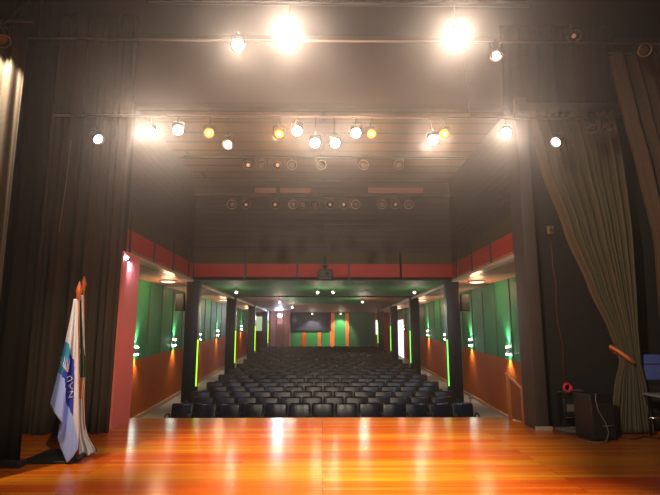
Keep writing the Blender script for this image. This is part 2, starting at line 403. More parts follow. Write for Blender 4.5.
for a, b in (((-4.82, 1.68), (-4.75, 2.82)), ((-4.0, 1.68), (-3.93, 2.82)), ((-4.82, 2.75), (-3.93, 2.82)), ((-4.82, 1.68), (-3.93, 1.75))): m.box((a[0], YB - .12, a[1]), (b[0], YB - .05, b[1]), 'orange_wall')
m.build('window_frame', o)
m = MB(); m.box((3.75, YB - .1, 1.5), (4.25, YB - .06, 2.5), 'daylight')
struct(m.build('window_2'), 'small bright window at the far end of the right aisle', 'window')

# stage house
B('wall_stage_left', (-7.15, -4, -.1), (-7, 9.1, 7.6), 'black_wall', 'black side wall left of the stage', 'wall')
B('wall_stage_right', (7, -4, -.1), (7.15, 9.1, 7.6), 'black_wall', 'black side wall right of the stage', 'wall')
B('wall_stage_rear', (-7.15, -4.15, -.1), (7.15, -4, 7.6), 'black_wall', 'black wall behind the stage', 'wall')
B('ceiling', (-7.15, -4.15, 7.5), (7.15, 9.3, 7.6), 'black_wall', 'high dark ceiling over the stage', 'ceiling')
B('wall_header', (-7.15, 9.2, CT), (7.15, 9.35, 7.6), 'brown_wall', 'brown wall above the stage opening, haze worked into its colour', 'wall')
for sx, side in ((-1, 'left'), (1, 'right')):
    a, b = sorted((sx * 3.7, sx * 7.15))
    B('wall_proscenium_' + side, (a, 9.0, -.1), (b, 9.2, CT), 'black_wall', 'black wall beside the stage opening on the ' + side, 'wall')
B('pillar_left', (-3.85, 8.9, 0), (-3.57, 9.7, CEIL), 'pink_wall', 'pinkish plastered pillar at the left end of the stage opening', 'pillar')
B('pillar_left_upper', (-3.85, 8.9, CEIL), (-3.65, 9.2, CT), 'black_wall', 'black upper part of the left stage opening', 'pillar')
m = MB(); m.box((3.57, 8.7, 0), (3.79, 9.2, CT), 'grey_pillar', .008)
struct(m.build('pillar_right'), 'grey square pillar at the right end of the stage opening', 'pillar')
B('trim_1', (3.55, 8.66, 0), (3.83, 8.7, .06), 'cream', 'pale skirting at the foot of the grey pillar', 'trim')

# ------------------------------------------------------------------ seats
def rbox(lo, hi, m, bev, rx=0, piv=(0, 0, 0), seg=3):
    mtx = Matrix.Translation(piv) @ Matrix.Rotation(rx, 4, 'X') @ Matrix.Translation(-Vector(piv))
    return MB().box(lo, hi, m, bev, mtx, seg)
def seat_meshes(mt):
    mb = rbox((-.25, .17, .40), (.25, .27, .835), mt, .045, math.radians(-12), (0, .2, .4))
    for v in mb.bm.verts:                                          # domed pad
        k = 1 - (v.co.x / .23) ** 2
        if v.co.y < .3: v.co.y -= .02 * k
        v.co.z += .02 * k * max(0, (v.co.z - .7) * 5)
    back = mb.mesh('backrest')
    cush = rbox((-.22, -.24, .38), (.22, .19, .48), mt, .035, math.radians(6), (0, .19, .43)).mesh('cushion')
    return back, cush
backA, cushA = seat_meshes('seat_front'); backB, cushB = seat_meshes('seat')
m = MB(); pts = [(0, .17, .36), (0, .15, .50), (0, .10, .60), (0, .02, .635), (0, -.12, .64), (0, -.20, .62), (0, -.235, .56), (0, -.23, .47), (0, -.19, .38)]
m.tube(pts, .019, 'arm', 6); ARM = m.mesh('armrest')
m = MB(); m.box((-.21, -.03, .30), (.21, .15, .36), 'seat_metal', .01); m.box((-.03, .0, 0), (.03, .12, .31), 'seat_metal'); m.box((-.10, -.12, 0), (.10, .2, .03), 'seat_metal', .01); BASE = m.mesh('base')
NR, NC = 22, 13
for r in range(NR):
    y = 11.56 + .85 * r
    proto = None
    nc = NC - r % 2
    for c in range(nc):
        col = 'middle one' if 2 * c == nc - 1 else (ORD[c + 1] + ' from the left' if c < nc / 2 else ORD[nc - c] + ' from the right')
        row = 'the front row' if r == 0 else ('the last row' if r == NR - 1 else 'the %s row from the stage' % ORD[r + 1])
        s = thing('theatre_seat', '%s padded theatre seat, %s in %s' % ('navy black' if r == 0 else 'dark brown', col, row), 'seat',
                  ((c - (nc - 1) / 2) * .53, y, zf(y)), random.uniform(-.015, .015), 'theatre seats in rows facing the stage')
        inst('backrest', backA if r == 0 else backB, s, rot=(random.uniform(-.02, .02), 0, 0)); inst('seat_cushion', cushA if r == 0 else cushB, s)
        inst('armrest', ARM, s, (-.243, 0, 0)); inst('armrest', ARM, s, (.243, 0, 0)); inst('base', BASE, s)

# ------------------------------------------------------------------ curtains
def folds(xa, xb, y, z0, z1, m, name, label, amp=.09, per=.24, seed=1, nz=14, taper=.0, cat='curtain', solid=.012):
    "hanging pleated cloth from xa to xb; folds irregular, slightly drifting down"
    rnd = random.Random(seed); n = int(abs(xb - xa) / per * 14) + 2
    ph = [rnd.uniform(0, 6.28) for _ in range(4)]
    rows = []
    for i in range(nz + 1):
        t = i / nz; z = z1 + (z0 - z1) * t; r = []
        for j in range(n + 1):
            s = j / n; x = xa + (xb - xa) * s; w = abs(x - xa) / per * 2 * PI
            d = math.sin(w + .9 * math.sin(w * .31 + ph[0])) * (.65 + .35 * math.sin(w * .23 + ph[1])) + .3 * math.sin(w * 2.13 + ph[2] + t)
            r.append((x + .035 * math.sin(w * .5 + ph[3] + 1.2 * t) * t, y + amp * d * (.6 + .4 * t), z))
        rows.append(r)
    return tag(MB().sheet(rows, m).build(name, solid=solid), label, cat)
folds(-3.42, -5.3, 8.45, .015, 7.4, 'curtain', 'stage_curtain', 'tall grey brown pleated stage curtain hanging left of the pinkish pillar', .125, .30, 3)
folds(-3.80, -5.4, 6.65, .01, 7.4, 'curtain_black', 'leg_curtain', 'black leg curtain at the left edge, in front of the pleated curtain', .07, .34, 5)
folds(-3.70, -4.8, 5.75, .01, 5.4, 'curtain', 'leg_curtain', 'brown side curtain at top left with brightly lit folds', .10, .17, 9)
folds(3.4, 5.6, 8.75, 5.55, 7.45, 'curtain_blue', 'border_curtain', 'grey blue pleated border hanging above the grey beam at top right', .07, .36, 11)

def drape(prof, y, m, name, label, nf, amp, seed=2, nz=60, edge=0.0):
    "cloth whose left and right edges follow prof = [(z, xl, xr)]"
    rnd = random.Random(seed); ph = [rnd.uniform(0, 6) for _ in range(4)]; rows = []; n = nf * 12
    prof = sorted(prof, reverse=True)
    for i in range(nz + 1):
        z = prof[0][0] + (prof[-1][0] - prof[0][0]) * i / nz
        for a, b in zip(prof, prof[1:]):
            if b[0] <= z <= a[0] + 1e-9:
                k = (a[0] - z) / (a[0] - b[0]); k = k * k * (3 - 2 * k) * .35 + k * .65
                xl = a[1] + (b[1] - a[1]) * k; xr = a[2] + (b[2] - a[2]) * k; break
        wd = xr - xl; am = amp * (.45 + .55 * min(1, wd / 1.2)); r = []
        for j in range(n + 1):
            s = j / n; w = s * nf * 2 * PI
            d = math.sin(w + .8 * math.sin(w * .27 + ph[0])) * (.7 + .3 * math.sin(w * .19 + ph[1])) + .25 * math.sin(w * 2.3 + ph[2])
            r.append((xl + wd * (s + .012 * math.sin(w * .5 + ph[3])), y + am * d, z))
        rows.append(r)
    return MB().sheet(rows, m).build(name, solid=.012)
Yd = 8.35
def ed(v, ul, ur):
    a, b = at(ul, v, Yd), at(ur, v, Yd); return (a.z, a.x, b.x)
prof = [ed(112, 528, 612), ed(165, 541, 622), ed(232, 566, 630), ed(288, 590, 634), ed(330, 610, 636), ed(354, 619, 638), ed(362, 621, 638), ed(385, 616, 644), ed(432, 611, 652)]
cu = drape(prof, Yd, 'curtain_green', 'tied_curtain', '', 11, .11, 4)
tag(cu, 'grey green stage curtain on the right gathered by an orange tie', 'curtain')
tp = at(625, 357, Yd - .1)
m = MB(); m.tube([(tp.x - .16, Yd, tp.z + .17), (tp.x - .12, Yd - .12, tp.z + .10), (tp.x, Yd - .15, tp.z + .0), (tp.x + .12, Yd - .12, tp.z - .09), (tp.x + .17, Yd, tp.z - .10), (tp.x + .1, Yd + .12, tp.z - .03), (tp.x - .08, Yd + .12, tp.z + .12)], .03, 'tie', 8, closed=True)
tag(m.build('curtain_tie', cu), 'orange cord tie')
Yn = 6.5
def en(v, ul, xr):
    a = at(ul, v, Yn); return (a.z, a.x, xr)
prof = [en(52, 610, 5.3), en(117, 626, 5.4), en(165, 639, 5.5), en(242, 657, 5.6), en(330, 664, 5.6), en(400, 664, 5.6)]
nc = drape(prof, Yn, 'curtain_near', 'leg_curtain', '', 7, .07, 8)
tag(nc, 'dark brown side curtain swept outward at the right edge', 'curtain')
p = at(612, 56, Yn)
tag(MB().tube([(p.x - .05, Yn, p.z + .04), (5.6, Yn, p.z + .04)], .018, 'pipe').build('curtain_rail'), 'thin rail carrying the dark brown curtain at the right edge', 'rail')
tag(MB().tube([(-4.9, 5.75, 5.45), (-3.66, 5.75, 5.45)], .018, 'pipe').build('curtain_rail'), 'thin rail carrying the lit brown curtain at the top left', 'rail')
p0 = at(545, 112, 8.55); p1 = at(612, 105, 8.55)
tag(MB().box((p0.x - .5, 8.5, p0.z - .02), (5.6, 8.62, p0.z + .16), 'beam', .01).build('beam'), 'grey horizontal beam above the tied curtain on the right', 'beam')

# ------------------------------------------------------------------ stage lights
m = MB(); m.lathe([(.045, .17), (.07, .165), (.085, .12), (.09, .0), (.105, -.10), (.108, -.16), (.100, -.16), (.096, -.10)], 'can', 18, cap=False); m.lathe([(.045, .16), (.045, .19), (.02, .20)], 'can', 10); CAN = m.mesh('can')
m = MB(); m.lathe([(.045, .17), (.07, .165), (.085, .12), (.09, .0), (.105, -.10), (.108, -.16), (.100, -.16), (.096, -.10)], 'chrome', 18, cap=False); m.lathe([(.045, .16), (.045, .19), (.02, .20)], 'chrome', 10); CANC = m.mesh('can_chrome')
def ring(mt, r=.112):
    m = MB(); m.tube([(r * math.cos(a), r * math.sin(a), -.165) for a in [2 * PI * k / 20 for k in range(20)]], .011, mt, 6, closed=True); return m.mesh('rim')
RIM, RIMD = ring('rim'), ring('rim_dark')
def lens(mt, r=.096):
    m = MB(); m.lathe([(r, -.12), (r * .8, -.132), (r * .4, -.142), (.004, -.146)], mt, 18); return m.mesh('lens')
LENS = {k: lens(k) for k in ('lens_off', 'lens_glow', 'lens_dim', 'lens_white', 'lens_big', 'lens_orange', 'lens_side')}
LENS.update({k: lens(k, .042) for k in ('lens_glow', 'lens_dim')})
m = MB(); m.lathe([(.096, -.12), (.077, -.132), (.044, -.141)], 'lens_orange', 18, cap=False); m.lathe([(.044, -.141), (.03, -.143), (.004, -.146)], 'lens_core', 18); LENS['lens_orange'] = m.mesh('lens_orange')
LENS['lens_glint'] = lens('lens_side', .062)  # small glowing face stands in for the glint in unlit chrome lamps
m = MB(); m.tube([(-.125, 0, -.2), (-.125, 0, -.06), (-.10, 0, -.035), (.10, 0, -.035), (.125, 0, -.06), (.125, 0, -.2)], .009, 'pipe', 6); YOKE = m.mesh('yoke')
m = MB(); m.box((-.025, -.03, -.04), (.025, .03, .03), 'pipe', .006); CLAMP = m.mesh('clamp')
def par(pos, target, kind, label, group, rim=None, chrome=False, sc=.72):
    "hanging can; pos is the lens centre"
    pos = Vector(pos); d = (Vector(target) - pos).normalized()
    pan = math.atan2(d.x, -d.y); til = -math.atan2(math.hypot(d.x, d.y), -d.z)
    piv = pos - d * .13 * sc
    drop = .2
    r = thing('stage_light', label, 'stage light', piv + Vector((0, 0, drop * sc)), pan, group); r.scale = (sc, sc, sc)
    inst('can', CANC if chrome else CAN, r, (0, 0, -drop), (til, 0, 0))
    inst('lens', LENS[kind], r, (0, 0, -drop), (til, 0, 0))
    inst('rim', rim or RIMD, r, (0, 0, -drop), (til, 0, 0))
    inst('yoke', YOKE, r); inst('clamp', CLAMP, r)
    by, bz = min(BARS, key=lambda q: abs(q[0] - r.location.y)); h = Vector((0, by, bz)) - r.location; h.x = 0
    if h.length > .03:                                             # hanger iron up to the bar
        h = Matrix.Rotation(-pan, 3, 'Z') @ h / sc
        MB().tube([(0, 0, -.035), h * .5 + Vector((0, 0, .02)), h], .011, 'pipe', 6).build('hanger', r)
    return pos + d * .04
BARS = [(y, at(323, v, y).z) for y, v in ((5.68, 4), (6.08, 41), (7.58, 117), (12.7, 197), (11.7, 157))]
WARM = (1.0, .85, .68)
YE = 7.5
G1 = 'lit lamps on the stage lighting bars'
lit = [  # u, v, depth, kind, target, watts, cone, label
    (288, 32, 5.6, 'lens_big', (-.4, 1.0, 1.1), 1600, 55, 'largest blazing white stage light, hanging high left of centre'),
    (456, 34, 5.6, 'lens_big', (.6, 1.0, 1.0), 1450, 55, 'blazing white stage light hanging high right of centre'),
    (238, 45, 6.0, 'lens_white', (-.4, 1, 1.0), 550, 50, 'white stage light just left of the largest blazing one'),
    (150, 132, YE, 'lens_big', (-.6, .5, 1.4), 950, 50, 'blazing white stage light at the left end of the long lamp row'),
    (178, 130, YE, 'lens_white', (-.5, 1, 1.0), 280, 45, 'round white stage light beside the left blazing one'),
    (209, 133, YE, 'lens_orange', (-0.50, 1, .9), 190, 45, 'orange stage light, leftmost of the four orange ones'),
    (279, 134, YE, 'lens_orange', (-0.25, 1, .9), 190, 45, 'orange stage light beside a white one left of centre'),
    (297, 131, YE, 'lens_white', (-.1, 1, 1.0), 300, 48, 'white stage light left of the centre pair of small ones'),
    (315, 143, YE, 'lens_white', (-.2, 1, 1.1), 260, 45, 'small white stage light, left of the low centre pair'),
    (335, 143, YE, 'lens_white', (.2, 1, 1.1), 260, 45, 'small white stage light, right of the low centre pair'),
    (356, 133, YE, 'lens_white', (.2, 1, 1.0), 300, 48, 'white stage light right of the centre pair of small ones'),
    (371.5, 134, 7.68, 'lens_orange', (0.35, 1, .9), 190, 45, 'orange stage light beside a white one right of centre'),
    (433, 140, 7.27, 'lens_white', (.4, .8, 1.3), 480, 50, 'starry white stage light touching an orange one on the right'),
    (444, 134, YE, 'lens_orange', (0.60, 1, .9), 190, 45, 'orange stage light, rightmost of the four orange ones'),
    (506, 133, YE, 'lens_white', (.6, .6, 1.3), 800, 50, 'starry white stage light at the right end of the long row'),
]
for u, v, Y, k, tg, w, cone, lb in lit:
    p = at(u, v, Y)
    q = par(p, tg, k, lb, G1)
    aim = Vector(tg)
    spot(q, aim, w, cone, WARM if 'orange' not in k else (1, .5, .12), .05, .8)
# lamps seen from the side
p = at(98, 139, YE); par(p, p + Vector((1.1, -.8, -.95)), 'lens_side', 'tilted lamp with white face hanging alone above the left curtain', G1, chrome=False)
spot(p + Vector((.1, -.15, -.12)), (-1.2, 5.0, 0), 300, 50, WARM, .05)
p = at(556, 142, YE); par(p, p + Vector((-1.1, -.8, -.9)), 'lens_side', 'tilted lamp with white face in front of the tied curtain', G1)
spot(p + Vector((-.12, -.15, -.12)), (1.2, 5.0, 0), 300, 50, WARM, .05)
par(at(496, 55, 6.0), (1.6, 4, 0), 'lens_glint', 'shiny chrome lamp hanging right of the high blazing light', 'unlit lamps over the stage', RIM, True)
par(at(228, 144, YE), (-1.8, 3, 0), 'lens_glint', 'shiny chrome lamp between two orange lamps on the left', 'unlit lamps over the stage', RIM, True)
par(at(574, 36, 6.0), (2.5, 1, 1), 'lens_dim', 'lamp with dim orange face high in the right corner', 'unlit lamps over the stage')
par(at(644, 50, 6.0), (3.0, 0, 1.2), 'lens_off', 'unlit lamp with wide pale ring at the top right edge', 'unlit lamps over the stage', RIM)
spot((-3.95, 5.30, 5.2), (-4.0, 5.72, 4.45), 900, 60, WARM, .04)
par(at(2, 40, 5.2), (-1, 3.6, .5), 'lens_off', 'unlit lamp at the top left edge above the lit curtain', 'unlit lamps over the stage')
par(at(592, 128, YE), (3.0, 4, 0), 'lens_off', 'unlit dark lamp right of the tilted one before the tied curtain', 'unlit lamps over the stage')
par(at(608, 126, YE), (3.6, 4, 0), 'lens_off', 'unlit dark lamp farthest right on the long bar', 'unlit lamps over the stage')
# pipes
def pipe(Y, v, x0, x1, mt, label, r=.022):
    z = at(323, v, Y).z
    tag(MB().tube([(x0, Y, z), (x1, Y, z)], r, mt, 10).build('lighting_bar'), label, 'lighting bar'); return z
zA = at(288, 32, 5.6).z + .27
pipe(5.68, 4, -2.2, 2.6, 'pipe', 'black lighting bar nearest the camera at the top of picture')
pipe(6.08, 41, -4.5, 4.9, 'pipe_warm', 'long thin steel bar crossing high over the stage', .014)
pipe(7.58, 117, -4.3, 4.6, 'pipe_warm', 'long steel bar carrying the main row of stage lights', .018)

# lamps in front of the house wall (facing the stage)
G2 = 'unlit lamps hung inside the hall'
Yh = 12.6; Yg = 11.6
row = [(232, 'lens_off', RIM), (246, 'lens_dim', None), (275, 'lens_dim', None), (293, 'lens_off', RIM), (303, 'lens_off', None), (315, 'lens_off', None), (330, 'lens_dim', None), (343.7, 'lens_dim', None), (355.7, 'lens_off', RIM), (382, 'lens_off', RIM), (395.5, 'lens_dim', None), (408.7, 'lens_off', RIM)]
for i, (u, k, rm) in enumerate(row):
    par(at(u, 204.5, Yh), (at(u, 204.5, Yh).x * .5, 1.5, 2.5), k, ('unlit hall lamp with pale ring, ' if rm else 'small dim hall lamp, ') + '%s from the left on the lower hall bar' % ORD[i + 1], G2, rm, sc=1)
row = [(248, 'lens_glow', None), (261.7, 'lens_off', RIM), (277.5, 'lens_glow', None), (292, 'lens_off', RIM), (321.5, 'lens_off', RIM), (363.5, 'lens_off', RIM), (398.5, 'lens_off', RIM)]
for i, (u, k, rm) in enumerate(row):
    par(at(u, 165, Yg), (at(u, 165, Yg).x * .5, 1.5, 2.5), k, ('glowing orange hall lamp, ' if k == 'lens_glow' else 'ringed hall lamp, ') + '%s from the left on the upper hall bar' % ORD[i + 1], G2, rm, sc=1)
pipe(12.7, 197, -3.4, 3.4, 'pipe', 'lower dark lighting bar in front of the boarded hall wall')
pipe(11.7, 157, -3.4, 3.4, 'pipe', 'upper dark lighting bar under the high hall ceiling')
for (ua, ub, lb) in ((255, 276, 'short reddish board, left of three above the lower hall lamps'), (280, 311, 'middle reddish board above the lower hall lamps'), (368, 423, 'long reddish board on the right above the lower hall lamps')):
    a = at(ua, 193.5, 12.9); b = at(ub, 188, 12.9)
    tag(MB().box((a.x, 12.88, a.z), (b.x, 12.95, b.z), 'duct', .005).build('hanging_board'), lb, 'board', 'reddish boards hung in the hall')

a = at(464.5, 62, 7.7); b = at(465, 118, 7.55)
tag(MB().tube([a, (a.x, 7.62, (a.z + b.z) / 2), (a.x, 7.58, b.z)], .006, 'pipe_warm', 6).build('cable'), 'thin cable hanging down to the main lamp bar, right of centre', 'cable')
a = at(71, 140, 8.2); b = at(59, 232, 8.2)
tag(MB().tube([a, (a.x * .6 + b.x * .4, 8.21, (a.z + b.z) / 2), b], .006, 'cable_grey', 6).build('cord'), 'thin pale cord hanging before the pleated curtain at left', 'cord')
# ------------------------------------------------------------------ hall fittings
G = 'up and down wall lights'
m = MB(); m.box((-.05, 0, -.085), (.05, .075, .085), 'sconce', .01); SB = m.mesh('body')
m = MB(); m.lathe([(.046, 0), (.046, .03)], 'sconce_light', 14); SL = m.mesh('glow')
for sx, side in ((-1, 'left'), (1, 'right')):
    for k in range(6):
        y = 13.6 + 3.45 * k; z = zf(y) + 1.84; x = sx * HW
        s = thing('wall_light', 'up and down wall light, %s from the stage on the %s wall' % (ORD[k + 1], side), 'wall light', (x, y, z), sx * PI / 2, G)
        inst('body', SB, s)
        inst('lamp', SL, s, (0, .05, .085)); inst('lamp', SL, s, (0, .05, -.115))
        xx = x - sx * .09
        spot((xx, y, z + .16), (xx + sx * .07, y, z + 1.0), 85, 100, (.82, 1, .88), .03, 1)
        spot((xx, y, z - .16), (xx + sx * .07, y, z - 1.0), 70, 100, (1, .9, .7), .03, 1)
# coloured tubes on the columns
G = 'coloured light tubes on the columns'
for sx, side in ((-1, 'left'), (1, 'right')):
    for k, y in enumerate((14.2, 20.2, 26, 32)):
        z0 = zf(y) + .85
        xx = sx * (CX - .195)
        s = thing('light_tube', '%s light tube on the %s column from the stage, %s side' % ('yellow green' if sx < 0 else 'green', ORD[k + 1], side), 'light tube', (xx, y - .1, z0), 0, G)
        m = MB(); m.tube([(0, 0, 0), (0, 0, 1.25)], .016, 'led_yellow' if sx < 0 else 'led_green', 8); m.build('tube', s)
        for z in (-.03, 1.25): MB().box((-.03, -.03, z), (.03, .03, z + .03), 'black').build('end_cap', s)
# aisle ceiling lights
G = 'oval lights in the aisle ceilings'
for sx, side in ((-1, 'left'), (1, 'right')):
    for k, y in enumerate((14.0, 22.0, 29.0)):
        s = thing('ceiling_light', 'oval ceiling light over the %s aisle, %s from the stage' % (side, ORD[k + 1]), 'ceiling light', (sx * 4.33, y, CEIL), 0, G)
        MB().lathe([(.24, 0), (.24, -.03), (.20, -.04)], 'cream', 20).build('trim', s)
        MB().lathe([(.19, -.041), (.17, -.055), (.02, -.06)], 'panel_light', 20).build('diffuser', s)
        point((sx * 4.33, y, CEIL - .3), 22, (1, .62, .35), .15)
# small ceiling spots in the green ceiling
G = 'small ceiling spots'
for i, (u, v, Y, lb) in enumerate(((236, 287, 16.3, 'left one over the green ceiling'), (317, 286, 16.3, 'just left of the projector'), (334, 286, 16.3, 'just right of the projector'), (415, 286, 16.3, 'right one on the green ceiling'), (279, 298, 21.4, 'far left one by the lobby block'), (363, 298, 21.4, 'far right one over the back rows'), (292, 303.5, 26, 'farthest one before the dark screen'), (341, 309, 34.9, 'just above the bright green far panel'), (312, 309, 34.9, 'added over the dark far screen to light the wall'))):  # last spot is an addition that brightens the green wall under the screen
    p = at(u, v, Y); x = p.x
    s = thing('ceiling_spot', 'small ceiling spot, ' + lb, 'ceiling spot', (x, Y, CEIL), 0, G)
    MB().lathe([(.05, 0), (.05, -.02), (.015, -.025), (.015, -.07)], 'sconce', 12).build('mount', s)
    mt = Matrix.Translation((0, 0, -.12)) @ Matrix.Rotation(math.radians(-50), 4, 'X') @ Matrix.Rotation(math.radians(35 if x > .1 else -20), 4, 'Y')
    MB().lathe([(.03, .08), (.05, .06), (.055, -.06)], 'sconce', 14, mt).build('can', s)
    MB().lathe([(.046, -.061), (.02, -.068)], 'spot_glow', 14, mt).build('lens', s)
    point((x, Y, CEIL - .6), 34 if 20 < Y < 28 else 14, (1, .85, .65), .06)
    if Y > 30: spot((x, Y, CEIL - .25), (x, YB, 1.6 if x > .3 else .6), 230, 75 if x > .3 else 95, (1, .95, .7), .05)
# projector under the bulkhead
p = at(325, 284, 13.85)
s = thing('projector', 'black projector hanging at the centre of the red bulkhead', 'projector', (p.x, 13.8, 3.35))
m = MB(); m.tube([(0, 0, .35), (0, 0, -.02)], .02, 'black', 8); m.box((-.08, .02, .10), (.08, .2, .2), 'black'); m.build('bracket', s)
MB().box((-.19, -.18, -.26), (.19, .18, -.02), 'black', .02).build('body', s)
MB().lathe([(.06, 0), (.06, .06), (.045, .06), (.04, .02)], 'lens_off', 16, Matrix.Translation((.06, -.17, -.14)) @ Matrix.Rotation(PI / 2, 4, 'X')).build('lens', s)
# wall speakers behind the first columns
for sx, side in ((-1, 'left'), (1, 'right')):
    s = thing('wall_speaker', 'black loudspeaker hung high on the first %s column' % side, 'speaker', (sx * (CX + .34), 14.35, 2.45), sx * .3)
    MB().box((-.14, -.16, -.24), (.14, .16, .24), 'black', .02).build('cabinet', s)
    MB().box((-.12, -.175, -.22), (.12, -.16, .22), 'grille').build('grille', s)
    MB().box((-sx * .2 if sx > 0 else .14, -.02, -.03), (-.14 if sx > 0 else .2, .02, .03), 'black').build('bracket', s)
# screen and speaker at the back
a = at(290, 330, YB - .12); b = at(331, 311.5, YB - .12)
s = thing('projection_screen', 'dark projection screen on the far green wall', 'screen', ((a.x + b.x) / 2, YB - .1, a.z))
w2 = (b.x - a.x) / 2; hh = b.z - a.z
MB().box((-w2, -.03, 0), (w2, .03, hh), 'screen').build('panel', s)
m = MB(); m.box((-w2 - .04, -.04, hh), (w2 + .04, .04, hh + .05), 'black'); m.box((-w2 - .04, -.04, -.05), (w2 + .04, .04, 0), 'black'); m.build('frame', s)
p = at(293.5, 319, 34.8)
s = thing('wall_speaker', 'black loudspeaker at the left edge of the far screen', 'speaker', (p.x, 34.8, p.z), .5)
MB().box((-.17, -.16, -.3), (.17, .16, .3), 'black', .02).build('cabinet', s)
MB().box((-.15, -.175, -.28), (.15, -.16, .28), 'grille').build('grille', s)
m = MB(); m.tube([(0, 0, .3), (0, 0, CEIL - p.z)], .02, 'black', 6); m.build('bracket', s)
# lamp on the lobby block
p = at(279.5, 315.5, 32.9)
s = thing('floodlight', 'bright blue white lamp on the pinkish lobby block', 'lamp', (p.x, 33.0, p.z))
MB().box((-.12, 0, -.09), (.12, .12, .09), 'black', .01).build('housing', s)
MB().box((-.10, -.012, -.075), (.10, 0, .075), 'led_white').build('lens', s)
spot((p.x, 32.93, p.z), (p.x + .6, 12, -1), 260, 120, (.75, .82, 1), .06, .8)
point((p.x, 32.75, p.z - .4), 5, (.85, .75, .95), .05)
# blue white lamps on the two pillars
for u, v, sx, Y, side in ((126.5, 258, -1, 9.0, 'left pinkish'), (518, 259.5, 1, 9.4, 'right grey')):
    p = at(u, v, Y)
    s = thing('pillar_lamp', 'small blue white lamp high on the %s pillar' % side, 'lamp', p)
    MB().box((-.035, .0, -.03), (.035, .07, .03), 'black', .006).build('housing', s)
    MB().lathe([(.034, 0), (.034, .012)], 'led_white', 12, Matrix.Rotation(PI / 2, 4, 'X')).build('lens', s)
    spot(p + Vector((0, .12, -.06)), (p.x * .3, 12, -.8), 140, 150, (.5, .65, 1), .03, .9)
# pink pillar has no lamp of its own; its base colour is set bright
# ------------------------------------------------------------------ right wing
s = thing('loudspeaker', 'black floor loudspeaker beside the grey green curtain', 'speaker', (4.19, 7.98, 0), .22)
MB().box((-.20, -.18, .02), (.20, .2, .69), 'black', .015).build('cabinet', s)
MB().box((-.185, -.192, .04), (.185, -.18, .55), 'grille').build('grille', s)
m = MB(); m.tube([(-.02, -.19, .22), (-.02, -.22, .23), (.12, -.22, .23), (.12, -.19, .22)], .009, 'cable_grey', 6); m.build('handle', s)
m = MB()
for x in (-.16, .16):
    for y in (-.14, .15): m.lathe([(.02, 0), (.02, .022)], 'black', 10, Matrix.Translation((x, y, 0)))
m.build('feet', s)
tag(MB().tube([(4.120, 7.78, .70), (4.110, 7.735, .69), (4.090, 7.72, .6), (4.120, 7.72, .45), (4.200, 7.715, .3), (4.240, 7.71, .15), (4.200, 7.7, .05), (4.120, 7.65, .012), (3.980, 7.7, .012), (3.820, 7.9, .012), (3.920, 8.1, .012)], .008, 'cable_grey', 6).build('cable'), 'grey cable hanging down the front of the floor loudspeaker', 'cable')
rnd = random.Random(3)
for k, (x, y, r, lb) in enumerate(((3.98, 8.36, .15, 'loose grey cable coil on the floor by the grey pillar'), (4.42, 8.50, .10, 'smaller grey cable coil behind the floor loudspeaker'))):
    pts = []
    for i in range(90):
        a = i * .35; q = r * (1 + .25 * math.sin(i * .41 + k)); pts.append((x + q * 1.25 * math.cos(a), y + q * math.sin(a) * .8, .012 + .0009 * i + .008 * math.sin(i * .9) ** 2))
    tag(MB().tube(pts, .009, 'cable_grey', 6).build('cable_coil'), lb, 'cable')
# red cable and coil on the black wall
W = 8.97
def wp(u, v): q = at(u, v, W); return (q.x, W, q.z)
tag(MB().tube([wp(551, 238), wp(552, 252), wp(553, 268), wp(556, 285), wp(556, 305), wp(558, 325), wp(563, 345), wp(563, 365), wp(565, 382)], .008, 'cable_red', 6).build('cable'), 'thin red cable hanging down the black wall at right', 'cable')
q = Vector(wp(565.5, 387)); pts = []
for i in range(64):
    a = i * 2 * PI / 16; r = .062 + .006 * math.sin(i * .7); pts.append((q.x + r * math.cos(a), W - .03 - .0012 * i, q.z + r * 1.1 * math.sin(a)))
tag(MB().tube(pts, .014, 'coil_red', 7).build('cable_coil'), 'bright red coiled cable hanging on the black wall', 'cable')
q = Vector(wp(550.5, 230))
s = thing('wall_socket', 'small brass coloured socket box high on the black wall', 'socket', (q.x, W + .03, q.z))
MB().box((-.06, -.05, -.08), (.06, 0, .08), 'brass', .01).build('box', s); MB().lathe([(.025, 0), (.025, .02), (.015, .03)], 'black', 12, Matrix.Translation((0, -.05, 0)) @ Matrix.Rotation(PI / 2, 4, 'X')).build('plug', s)
a = Vector(wp(556, 416)); b = Vector(wp(573, 396))
s = thing('dimmer_box', 'black control box under the red coil on a metal stand', 'control box', ((a.x + b.x) / 2, 8.8, 0))
MB().box((-.15, -.12, .22), (.15, .12, .52), 'black', .015).build('case', s)
m = MB()
for x in (-.14, .14):
    for y in (-.1, .1): m.tube([(x, y, 0), (x, y, .6)], .012, 'pipe', 6)
m.tube([(-.14, -.1, .6), (.14, -.1, .6)], .012, 'pipe', 6); m.tube([(-.14, .1, .6), (.14, .1, .6)], .012, 'pipe', 6); m.tube([(-.14, -.1, .2), (.14, -.1, .2)], .012, 'pipe', 6)
m.build('stand', s); MB().box((-.1, -.126, .30), (.1, -.12, .42), 'cable_grey').build('panel', s)
tag(MB().tube([(4.2, 8.72, .64), (4.3, 8.6, .66), (4.4, 8.45, .60), (4.42, 8.3, .45), (4.4, 8.25, .3), (4.42, 8.22, .012)], .007, 'cable_grey', 6).build('cable'), 'short grey cable looping from the control box', 'cable')
